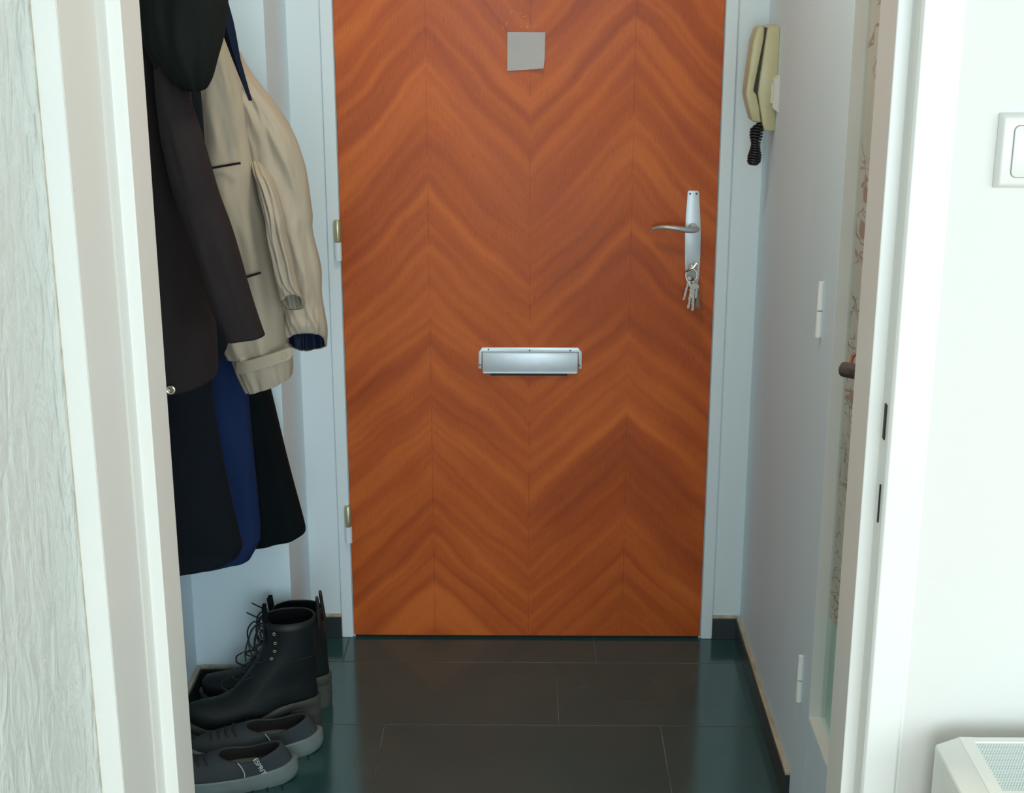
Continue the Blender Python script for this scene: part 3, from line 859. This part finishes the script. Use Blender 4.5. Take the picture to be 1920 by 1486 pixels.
tube(sb, [q + Vector((.0062 * math.cos(a), -.003, .0062 * math.sin(a))) for a in [2 * math.pi * i / 20 for i in range(20)]], .0016, n=8, closed=True)
cyl(sb, (q.x, 2.334, q.z), (0, -1, 0), .0058, .005, n=18)
o = obj('snap_button', sb, M['chrome'], ja, smooth='auto'); o['label'] = 'round silver snap button near the hem'
q = atY(388, 452, 2.345)
M['redtag'] = mat('dull_red_cloth', (.16, .035, .03), .8)
obj('red_tab', BOX(q.x - .0035, q.x + .0035, q.y - .012, q.y + .02, q.z - .006, q.z + .007, bev=.002), M['redtag'], ja)['label'] = 'tiny dull red tab'
tag(adopt(ja), 'charcoal hooded jacket with a silver snap, nearest in the row of coats', 'jacket', None)

# ---- B: beige jacket
jb = root('beige_jacket', (-.70, 2.72, 1.0))
YB = 2.735
body, rs, up = coat_part('body', [(-110, 330, 395, YB, .05), (-40, 335, 408, YB, .06), (30, 345, 424, YB, .06), (90, 352, 440, YB, .065), (140, 356, 452, YB, .065), (198, 360, 461, YB, .07), (263, 364, 469, YB, .07), (339, 370, 485, YB, .072), (407, 376, 500, YB, .072), (501, 388, 520, YB, .072), (568, 400, 531, YB, .072), (630, 414, 536, YB, .072), (660, 428, 541, YB, .068, .006)],
    M['beige'], jb, amp=.005, seed=12, nfold=4, crease=.7, n=96, sub=7, open_end=True)
lb = bmesh.new(); rings(lb, up, cap0=False); obj('body_lining', lb, M['navy_lining'], body, smooth=True)
# gathered hem below the waistband, slanting up to the right
hem, rs, up = coat_part('hem', [(652, 430, 540, 2.725, .058, .009), (672, 440, 546, 2.725, .060, .012), (690, 450, 549, 2.725, .058, .014), (707, 460, 549, 2.725, .055, .016), (717, 465, 548, 2.725, .052, .016)],
    M['beige'], jb, amp=.004, seed=21, nfold=7, crease=1.2, n=96, open_end=True)
lb = bmesh.new(); rings(lb, up, cap0=False); obj('hem_lining', lb, M['lining'], hem, smooth=True)
# tab with button across the hem
def ribbon(pts, w, th, m, name, parent, bev=.001):
    """flat band through pts; w = half width vector list"""
    bm = bmesh.new(); pts = [Vector(p) for p in pts]
    rs_ = []
    for i, p in enumerate(pts):
        ww = w[i] if isinstance(w, list) else w
        rs_.append([p + Vector((0, 0, ww)), p + Vector((0, -th, ww * .9)), p + Vector((0, -th, -ww * .9)), p + Vector((0, 0, -ww))])
    rings(bm, rs_)
    bmesh.ops.recalc_face_normals(bm, faces=bm.faces)
    return obj(name, bm, m, parent, smooth='auto')
tp = catmull([atY(444, 690, 2.675), atY(462, 688, 2.660), atY(490, 680, 2.655), atY(515, 672, 2.655), atY(535, 665, 2.659), atY(549, 660, 2.665)], 5)
hw = [.0125] * len(tp); hw[-1] = .004; hw[-2] = .009; hw[-3] = .0115
tb_ = ribbon(tp, hw, .004, M['beige'], 'hem_tab', jb)
q = atY(532, 666, 2.653)
bb = bmesh.new(); cyl(bb, (q.x, q.y + .002, q.z), (0, -1, 0), .0066, .003, n=20, r2=.0058)
M['btn'] = mat('tan_button', (.42, .36, .26), .4)
obj('button', bb, M['btn'], jb, smooth='auto')
# pocket zips
for a, c in (((396, 315), (451, 305.5)), ((456, 521), (489, 511))):
    zb_ = bmesh.new()
    P = [atY(a[0] + (c[0] - a[0]) * t, a[1] + (c[1] - a[1]) * t, 2.656) for t in (0, .25, .5, .75, 1)]
    tube(zb_, P, .0022, n=8)
    o = obj('pocket_zip', zb_, M['cord'], jb, smooth='auto'); o['label'] = 'short black pocket slit'
# inner sleeve end, nearer and shorter
s1_, rs, up = coat_part('inner_sleeve', [(285, 468, 482, 2.760, .012), (318, 476, 500, 2.71, .03), (345, 484, 514, 2.685, .032), (401, 497, 530, 2.66, .030), (440, 503, 537, 2.66, .032), (480, 512, 546, 2.66, .032), (520, 519, 554, 2.66, .032), (546, 525, 562, 2.66, .030, 0, -.010), (566, 529, 571, 2.66, .028, .002, -.022)],
    M['beige'], jb, amp=.004, seed=31, nfold=3, crease=1.0, open_end=True, n=80, sub=6)
lb = bmesh.new(); rings(lb, up, cap0=False); obj('sleeve_lining', lb, M['lining'], s1_, smooth=True)
# outer sleeve with its mouth turned to the viewer
s2_, rs, up = coat_part('sleeve', [(100, 425, 448, 2.77, .03), (135, 430, 466, 2.77, .045), (195, 440, 514, 2.765, .045), (235, 447, 541, 2.765, .05), (271, 455, 558, 2.765, .05), (333, 470, 576, 2.765, .05), (401, 487, 585, 2.765, .05), (434, 495, 586, 2.765, .05), (501, 512, 601, 2.765, .05), (552, 520, 604, 2.765, .05), (590, 527, 610, 2.765, .05, 0, -.008), (617, 534, 614, 2.765, .05, .002, -.020), (640, 539, 613, 2.765, .045, .003, -.030)],
    M['beige'], jb, amp=.006, seed=41, nfold=3, crease=1.2, open_end=True, n=96, sub=7, inner=.005)
lb = bmesh.new(); rings(lb, up, cap0=False); obj('sleeve_lining', lb, M['navy_lining'], s2_, smooth=True)
tag(adopt(jb), 'beige cotton jacket with black pocket slits hanging behind the charcoal jacket', 'jacket', None)

# ---- C: navy coat, D: long ink-dark coat, E: black coat at the far end
jc = root('navy_coat', (-.70, 2.80, .5))
coat_part('body', [(-60, None, 350, 2.868, .04), (100, None, 370, 2.868, .045), (300, None, 385, 2.868, .045), (540, None, 418, 2.868, .045), (640, None, 440, 2.868, .045), (690, None, 455, 2.868, .045), (734, None, 465, 2.868, .045), (818, None, 473, 2.868, .045), (935, None, 484, 2.868, .045), (1000, None, 488, 2.868, .045), (1030, None, 484, 2.868, .042, .012), (1058, None, 470, 2.868, .035, .014)],
    M['navy'], jc, amp=.006, seed=51, nfold=4)
tag(adopt(jc), 'mid navy blue coat edge showing between the long dark coat and the black coat', 'coat', None)

jd = root('long_dark_coat', (-.70, 2.63, .45))
coat_part('body', [(-60, None, 340, 2.60, .04), (100, None, 366, 2.607, .045), (180, None, 376, 2.607, .045), (300, None, 386, 2.607, .045), (480, None, 402, 2.607, .045), (560, None, 418, 2.607, .045), (640, None, 428, 2.607, .045), (690, None, 404, 2.607, .045), (730, None, 396, 2.607, .045), (818, None, 410, 2.607, .045), (909, None, 428, 2.607, .045), (1000, None, 448, 2.607, .045), (1034, None, 455, 2.607, .045, .012), (1062, None, 448, 2.60, .045, .022)],
    M['ink'], jd, amp=.004, seed=61, nfold=3)
tag(adopt(jd), 'long ink-black coat below the charcoal jacket, reaching lowest of all coats', 'coat', None)

je = root('black_coat', (-.60, 2.95, .5))
coat_part('body', [(-60, 380, 420, 2.97, .03), (200, 385, 440, 2.97, .05), (400, 400, 460, 2.97, .05), (640, 425, 489, 2.97, .05), (717, 432, 504, 2.97, .05), (760, 436, 514, 2.97, .05), (851, 444, 536, 2.97, .05), (930, 450, 557, 2.97, .05), (985, 455, 571, 2.97, .05, .003), (1008, 460, 573, 2.97, .047, .016)],
    M['blackwool'], je, amp=.003, seed=71, nfold=3)
tag(adopt(je), 'black coat flaring below the beige jacket, farthest coat in the row', 'coat', None)

# ---- navy pointed cloth end lying over the beige jacket
nv = bmesh.new(); rs_ = []
for (y, xl_, xr_) in ((-120, 385, 412), (-60, 395, 420), (0, 403, 427), (40, 411, 438), (65, 418, 443), (110, 435, 451), (150, 451, 462), (175, 461, 469), (188, 466, 473)):
    a, c = atY(xl_, y, 2.652), atY(xr_, y, 2.652); mid = (a + c) / 2
    rs_.append([a, Vector((mid.x, 2.640, mid.z)), c, Vector((mid.x, 2.658, mid.z))])
rings(nv, rs_)
tag(obj('scarf', nv, M['strapnavy'], smooth='auto'), 'dark navy pointed cloth end hanging over the beige jacket shoulder', 'scarf')

# coat rack above the picture that carries them
rk = root('coat_rack', (XA, 2.7, 1.78))
obj('board', BOX(XA, XA + .018, 2.3, 3.05, 1.76, 1.86, bev=.003), M['paint'], rk)
for y in (2.44, 2.60, 2.735, 2.87, 2.97):
    hb = bmesh.new(); tube(hb, catmull([(XA + .016, y, 1.80), (XA + .05, y, 1.785), (XA + .075, y, 1.80), (XA + .08, y, 1.825)], 5), .0045, n=8)
    obj('hook', hb, M['chrome'], rk, smooth='auto')
tag(adopt(rk), 'white wall rack with hooks above the coats', 'coat rack')

# ------------------------------------------------------------------ shoes
def foot_ring(xh, xf, w, z, n=48, fz=None, heelw=.78, blunt=.9, yoff=0):
    """plan outline of a foot: heel at xh, toe at xf, half width w at the ball"""
    out = []
    for k in range(n):
        a = 2 * math.pi * k / n; ca, sa = math.cos(a), math.sin(a)
        ux = math.copysign(abs(ca) ** blunt, ca); uy = math.copysign(abs(sa) ** blunt, sa)
        x = (xh + xf) / 2 + ux * (xf - xh) / 2
        t = (ux + 1) / 2
        ww = w * (heelw + (1 - heelw) * min(1, max(0, (t - .2) / .45)))
        zz = z + (fz(x) if fz else 0)
        out.append(Vector((x, uy * ww + yoff, zz)))
    return out
def place(o, heel, ang, lean=0):
    pass
def boot(name, heel, ang, sh=0.0, lean=.012):
    HR = .052
    rise = lambda x: HR * (1 - max(0, min(1, (x - .075) / .125))) ** 1.0 if x > .075 else HR
    def rise(x):
        t = max(0, min(1, (x - .06) / .14)); return HR * (1 - t * t * (3 - 2 * t)) + (.028 * ((x - .19) / .1) ** 1.5 if x > .19 else 0)
    rt = root(name, (0, 0, 0))
    bm = bmesh.new()
    up = [(.0, .284, .047, .016), (.0, .285, .0485, .028), (.001, .284, .048, .042), (.002, .276, .046, .056), (.002, .258, .044, .066), (.001, .225, .042, .078), (-.001, .190, .041, .092), (-.002, .160, .041, .108),
          (-.002, .138, .041, .126), (-.001, .122, .041, .146), (0, .113, .042, .166), (0, .110, .043, .190), (-.002, .110, .0445, .212), (-.004, .112, .046, .232)]
    up = [(a, b_, w, z if z < .11 else .108 + (z - .108) * (1 - sh / .124)) for a, b_, w, z in up]
    rs = [foot_ring(a, b_, w, z, fz=(lambda x, k=max(0, 1 - max(0, z - .09) / .12): rise(x) * k + HR * (1 - k)), heelw=.80 + .2 * min(1, z / .15)) for a, b_, w, z in up]
    # opening
    ins = [foot_ring(a + .005, b_ - .005, w - .005, z, fz=lambda x: HR, heelw=1.0) for a, b_, w, z in ((-.004, .112, .046, .233 - sh), (-.002, .110, .0445, .212 - sh), (0, .108, .043, .17 - sh))]
    rings(bm, rs + ins)
    upper = obj('upper', bm, M['leather'], rt, smooth=True)
    ib = bmesh.new(); rings(ib, [foot_ring(a + .0056, b_ - .0056, w - .0056, z, fz=lambda x: HR, heelw=1.0) for a, b_, w, z in ((-.004, .112, .046, .231 - sh), (-.002, .110, .0445, .212 - sh), (0, .108, .043, .172 - sh))], cap0=False)
    obj('shaft_lining', ib, M['blackwool'], upper, smooth=True)
    sb = bmesh.new()
    so = [(-.004, .290, .050, -.002), (-.005, .292, .0525, .003), (-.005, .292, .0525, .015), (-.003, .290, .051, .018)]
    rings(sb, [foot_ring(a, b_, w, z + .002, fz=rise, heelw=.82) for a, b_, w, z in so])
    sole = obj('sole', sb, M['sole_dark'], rt, smooth='auto'); sole['label'] = 'dark grey rubber sole edge'
    hb = bmesh.new()
    hr = []
    for z in (.0, .004, HR + .002):
        base_ = foot_ring(-.004, .078, .042, z, heelw=.9, blunt=.75)
        hr.append(base_)
    rings(hb, hr)
    for zz in (.018, .034):
        g2 = [foot_ring(-.0052, .0785, .0428, z, heelw=.9, blunt=.75) for z in (zz, zz + .003)]
        rings(hb, g2)
    hl = obj('heel', hb, M['sole_dark'], rt, smooth='auto')
    # pull tab, collar band, laces
    pb = bmesh.new(); box(pb, -.013, -.006, -.010, .010, HR + .20, HR + .270, bev=.003)
    obj('pull_tab', pb, M['cord'], rt)
    zb_ = bmesh.new()
    tube(zb_, [(-.006, -.0, .06 + i * .02) for i in range(11)], .003, n=6)
    tg = bmesh.new()
    rings(tg, [[(x, y, z) for x, y in ((.098, -.022), (.106, -.022), (.110, 0), (.106, .022), (.098, .022), (.102, 0))] for z in (HR + .12, HR + .19, HR + .258)])
    obj('tongue', tg, M['blackwool'], rt, smooth='auto')
    lb_ = bmesh.new()
    def fr(z): # front profile of the shaft at height above sole
        pts_ = [(.225, .078), (.190, .092), (.160, .108), (.138, .126), (.122, .146), (.113, .166), (.110, .190), (.112, .233)]
        for (x0_, z0_), (x1_, z1_) in zip(pts_, pts_[1:]):
            if z <= z1_: t = (z - z0_) / (z1_ - z0_); return x0_ + (x1_ - x0_) * t
        return .112
    zig = []
    zs_ = [.088, .100, .114, .130, .148, .168, .190, .212]
    for i, z in enumerate(zs_):
        x = fr(z); s = 1 if i % 2 else -1
        z2 = z + .012
        kz = HR * (1 if z > .15 else .35 + .65 * (z - .08) / .07)
        zig += [(x - .016, -s * .026, z + kz), (x + .003, -s * .012, z + .003 + kz), (x + .006, 0, z + .006 + kz), (x + .003, s * .012, z2 - .003 + kz), (x - .016, s * .026, z2 + kz)]
    tube(lb_, catmull(zig, 4), .0018, n=6)
    obj('laces', lb_, M['lace'], rt, smooth='auto')
    for s in (-1, 1):
        lb_ = tube(bmesh.new(), catmull([(.118, 0, HR + .218), (.128, s * .012, HR + .222), (.142, s * .022, HR + .198), (.140, s * .024, HR + .160), (.132, s * .016, HR + .150), (.128, s * .008, HR + .185), (.118, 0, HR + .215)], 6), .0017, n=6)
        obj('bow', lb_, M['lace'], rt, smooth='auto')
    obj('lace_end', tube(bmesh.new(), catmull([(.118, -.004, HR + .218), (.135, -.014, HR + .20), (.150, -.02, HR + .14), (.150, -.022, HR + .11)], 5), .0016, n=6), M['lace'], rt, smooth='auto')
    obj('lace_end', tube(bmesh.new(), catmull([(.112, .004, HR + .235), (.125, .012, HR + .245), (.142, .016, HR + .258)], 5), .0018, n=6), M['lace'], rt, smooth='auto')
    for z in (.150, .170, .192, .214):
        obj('eyelet', tube(bmesh.new(), [Vector((fr(z) - .022, .0430, z + HR)) + Vector((.003 * math.cos(a), 0, .003 * math.sin(a))) for a in [2 * math.pi * i / 10 for i in range(10)]], .0011, n=5, closed=True), M['chrome'], rt)
    obj('seam', tube(bmesh.new(), catmull([(.01, .0415, HR + .145), (.04, .0430, HR + .140), (.075, .0425, HR + .142)], 5), .0008, n=5), M['lace'], rt)
    obj('seam', tube(bmesh.new(), catmull([(.20, .030, .085), (.165, .044, .06), (.15, .0475, .045)], 5), .0008, n=5), M['lace'], rt)
    for ch in rt.children:      # the shaft leans a little forward
        for v in ch.data.vertices:
            k = max(0, v.co.z - .12)
            if ch.name.split('.')[0] in ('laces', 'bow', 'lace_end', 'tongue', 'pull_tab', 'eyelet', 'seam') and k > 0: v.co.z -= sh * min(1, k / .124)
            v.co.x += lean * k / .14
        for g in ch.children:
            for v in g.data.vertices: v.co.x += lean * max(0, v.co.z - .12) / .14
    rt.location = heel; rt.rotation_euler = (0, 0, R(ang))
    return rt
M['leather'] = mat('black_leather', (.005, .009, .011), .50, spec=.35, bump=(70, .2, .002), var=(18, (.008, .012, .013), .2))
M['sole_dark'] = mat('grey_rubber', (.05, .055, .052), .6, var=(22, (.07, .075, .07), .2))
M['lace'] = mat('black_lace', (.012, .014, .015), .7)
M['suede'] = mat('slate_knit', (.030, .042, .054), .85, spec=.3, bump=(400, .3, .0008), var=(16, (.040, .050, .056), .2))
M['suede_toe'] = mat('grey_toe', (.035, .042, .040), .8, bump=(300, .3, .0008), var=(16, (.05, .055, .05), .2))
M['sole_light'] = mat('pale_grey_sole', (.17, .23, .24), .55, var=(12, (.13, .155, .15), .2))
M['inner'] = mat('dark_shoe_lining', (.008, .008, .007), .9)
M['print'] = mat('pale_print', (.55, .62, .62), .6)

tag(boot('ankle_boot', (-.458, 2.915, 0), 194, .022, .002), 'black lace-up ankle boot with block heel, the nearer of the two boots', 'boot', 'pair of black lace-up boots')
tag(boot('ankle_boot', (-.446, 3.016, 0), 188, .052, .016), 'black lace-up ankle boot against the alcove wall, behind the other boot', 'boot', 'pair of black lace-up boots')

def sneaker(name, heel, ang, letters):
    rt = root(name)
    lift = lambda x: .010 * max(0, (x - .21) / .08) ** 2 + .006 * max(0, (.03 - x) / .03)
    sb = bmesh.new()
    so = [(.006, .276, .044, .0), (.000, .284, .0480, .004), (-.006, .288, .0500, .018), (-.004, .288, .0495, .032), (.003, .283, .0465, .0345)]
    rings(sb, [foot_ring(a, b_, w, z, fz=(lambda x, zz=z: lift(x) + (.010 * max(0, (.10 - x) / .1) if zz > .02 else 0)), heelw=.84) for a, b_, w, z in so])
    for i in range(9):     # tread notches as little dark wedges
        pass
    sole = obj('sole', sb, M['sole_light'], rt, smooth='auto'); sole['label'] = 'thick pale grey foam sole'
    for i in range(8):
        x = .03 + i * .03
        w = .048 * (.84 + .16 * min(1, max(0, (x / .28 - .2) / .45)))
        obj('tread_notch', BOX(x, x + .003, w - .006, w + .0030, -.0001, .0045), M['black'], sole)
    ub = bmesh.new()
    rsn = [(.004, .279, .0455, .030, 0), (.005, .272, .0460, .040, .003), (.009, .256, .0445, .048, .006), (.014, .226, .0425, .055, .010), (.019, .196, .0405, .060, .019), (.023, .176, .0385, .066, .026), (.026, .160, .037, .072, .030)]
    L_ = []
    for a, b_, w, z, k in rsn:
        L_.append(foot_ring(a, b_, w, z, fz=lambda x, k=k: lift(x) * .6 + k * (max(0, (.09 - x) / .09)) ** 1.2 + k * .35 * max(0, (x - .11) / .05) - k * .25, heelw=.84))
    a, b_, w, z, k = rsn[-1]
    for dz, ins in ((-.001, .006), (-.02, .004), (-.035, .004)):
        L_.append(foot_ring(a + ins, b_ - ins, w - ins, z + dz, fz=lambda x, k=k: k * (max(0, (.09 - x) / .09)) ** 1.2 * (1 if dz > -.01 else .3) + k * .35 * max(0, (x - .11) / .05) - k * .25, heelw=.84))
    rings(ub, L_)
    up_ = obj('upper', ub, M['suede'], rt, smooth=True)
    # lining just inside
    ib = bmesh.new()
    rings(ib, [foot_ring(a + .0066, b_ - .0066, w - .0066, z + dz, fz=lambda x, k=k, dz=dz: k * (max(0, (.09 - x) / .09)) ** 1.2 * (1 if dz > -.01 else .3) + k * .35 * max(0, (x - .11) / .05) - k * .25, heelw=.84) for dz in (-.0012, -.012, -.033)], cap0=False)
    obj('insole', ib, M['inner'], rt, smooth=True)
    # toe overlay
    # laces over the tongue
    lb_ = bmesh.new()
    zig = []
    for i in range(4):
        x = .178 + i * .016; z = .072 - i * .0045
        zig += ([(x, -.026, z - .008), (x + .004, -.012, z + .001), (x + .004, .012, z + .001), (x, .026, z - .008)][::1 if i % 2 else -1])
    tube(lb_, catmull(zig, 4), .0022, n=6)
    obj('laces', lb_, M['lace'], rt, smooth='auto')
    # stitched side edge and printed mark near the heel
    stb = bmesh.new()
    tube(stb, catmull([(.118, .039, .070), (.110, .0425, .058), (.106, .0455, .048), (.106, .0468, .040)], 4), .0009, n=5)
    obj('side_seam', stb, M['print'], rt)
    if letters:
        pbm = bmesh.new()
        cu = bpy.data.curves.new('mark', 'FONT'); cu.body = letters; cu.size = .0135; cu.extrude = .0003; cu.align_x = 'LEFT'
        to = bpy.data.objects.new('tmp_text', cu); link(to); C.view_layer.update()
        me = bpy.data.meshes.new_from_object(to.evaluated_get(C.evaluated_depsgraph_get()))
        bpy.data.objects.remove(to)
        # text runs downward on the outer side (local +y side faces the viewer)
        mm = Matrix.Translation((.088, .0470, .078)) @ Matrix.Rotation(R(180), 4, 'Z') @ Matrix.Rotation(R(80), 4, 'X') @ Matrix.Rotation(R(-63), 4, 'Z')
        me.transform(mm)
        me.materials.clear(); me.materials.append(M['print'])
        o = link(bpy.data.objects.new('printed_mark', me)); o.parent = rt; o['label'] = 'small pale printed lettering'
    rt.location = heel; rt.rotation_euler = (0, 0, R(ang))
    return rt
tag(sneaker('sneaker', (-.474, 2.688, 0), 193, 'ESPRIT'), 'slate grey sneaker with pale lettering on its side, nearest shoe of all', 'sneaker', 'pair of slate sneakers')
tag(sneaker('sneaker', (-.438, 2.803, 0), 193, None), 'slate grey sneaker half tucked behind the lettered one, beside the boot', 'sneaker', 'pair of slate sneakers')
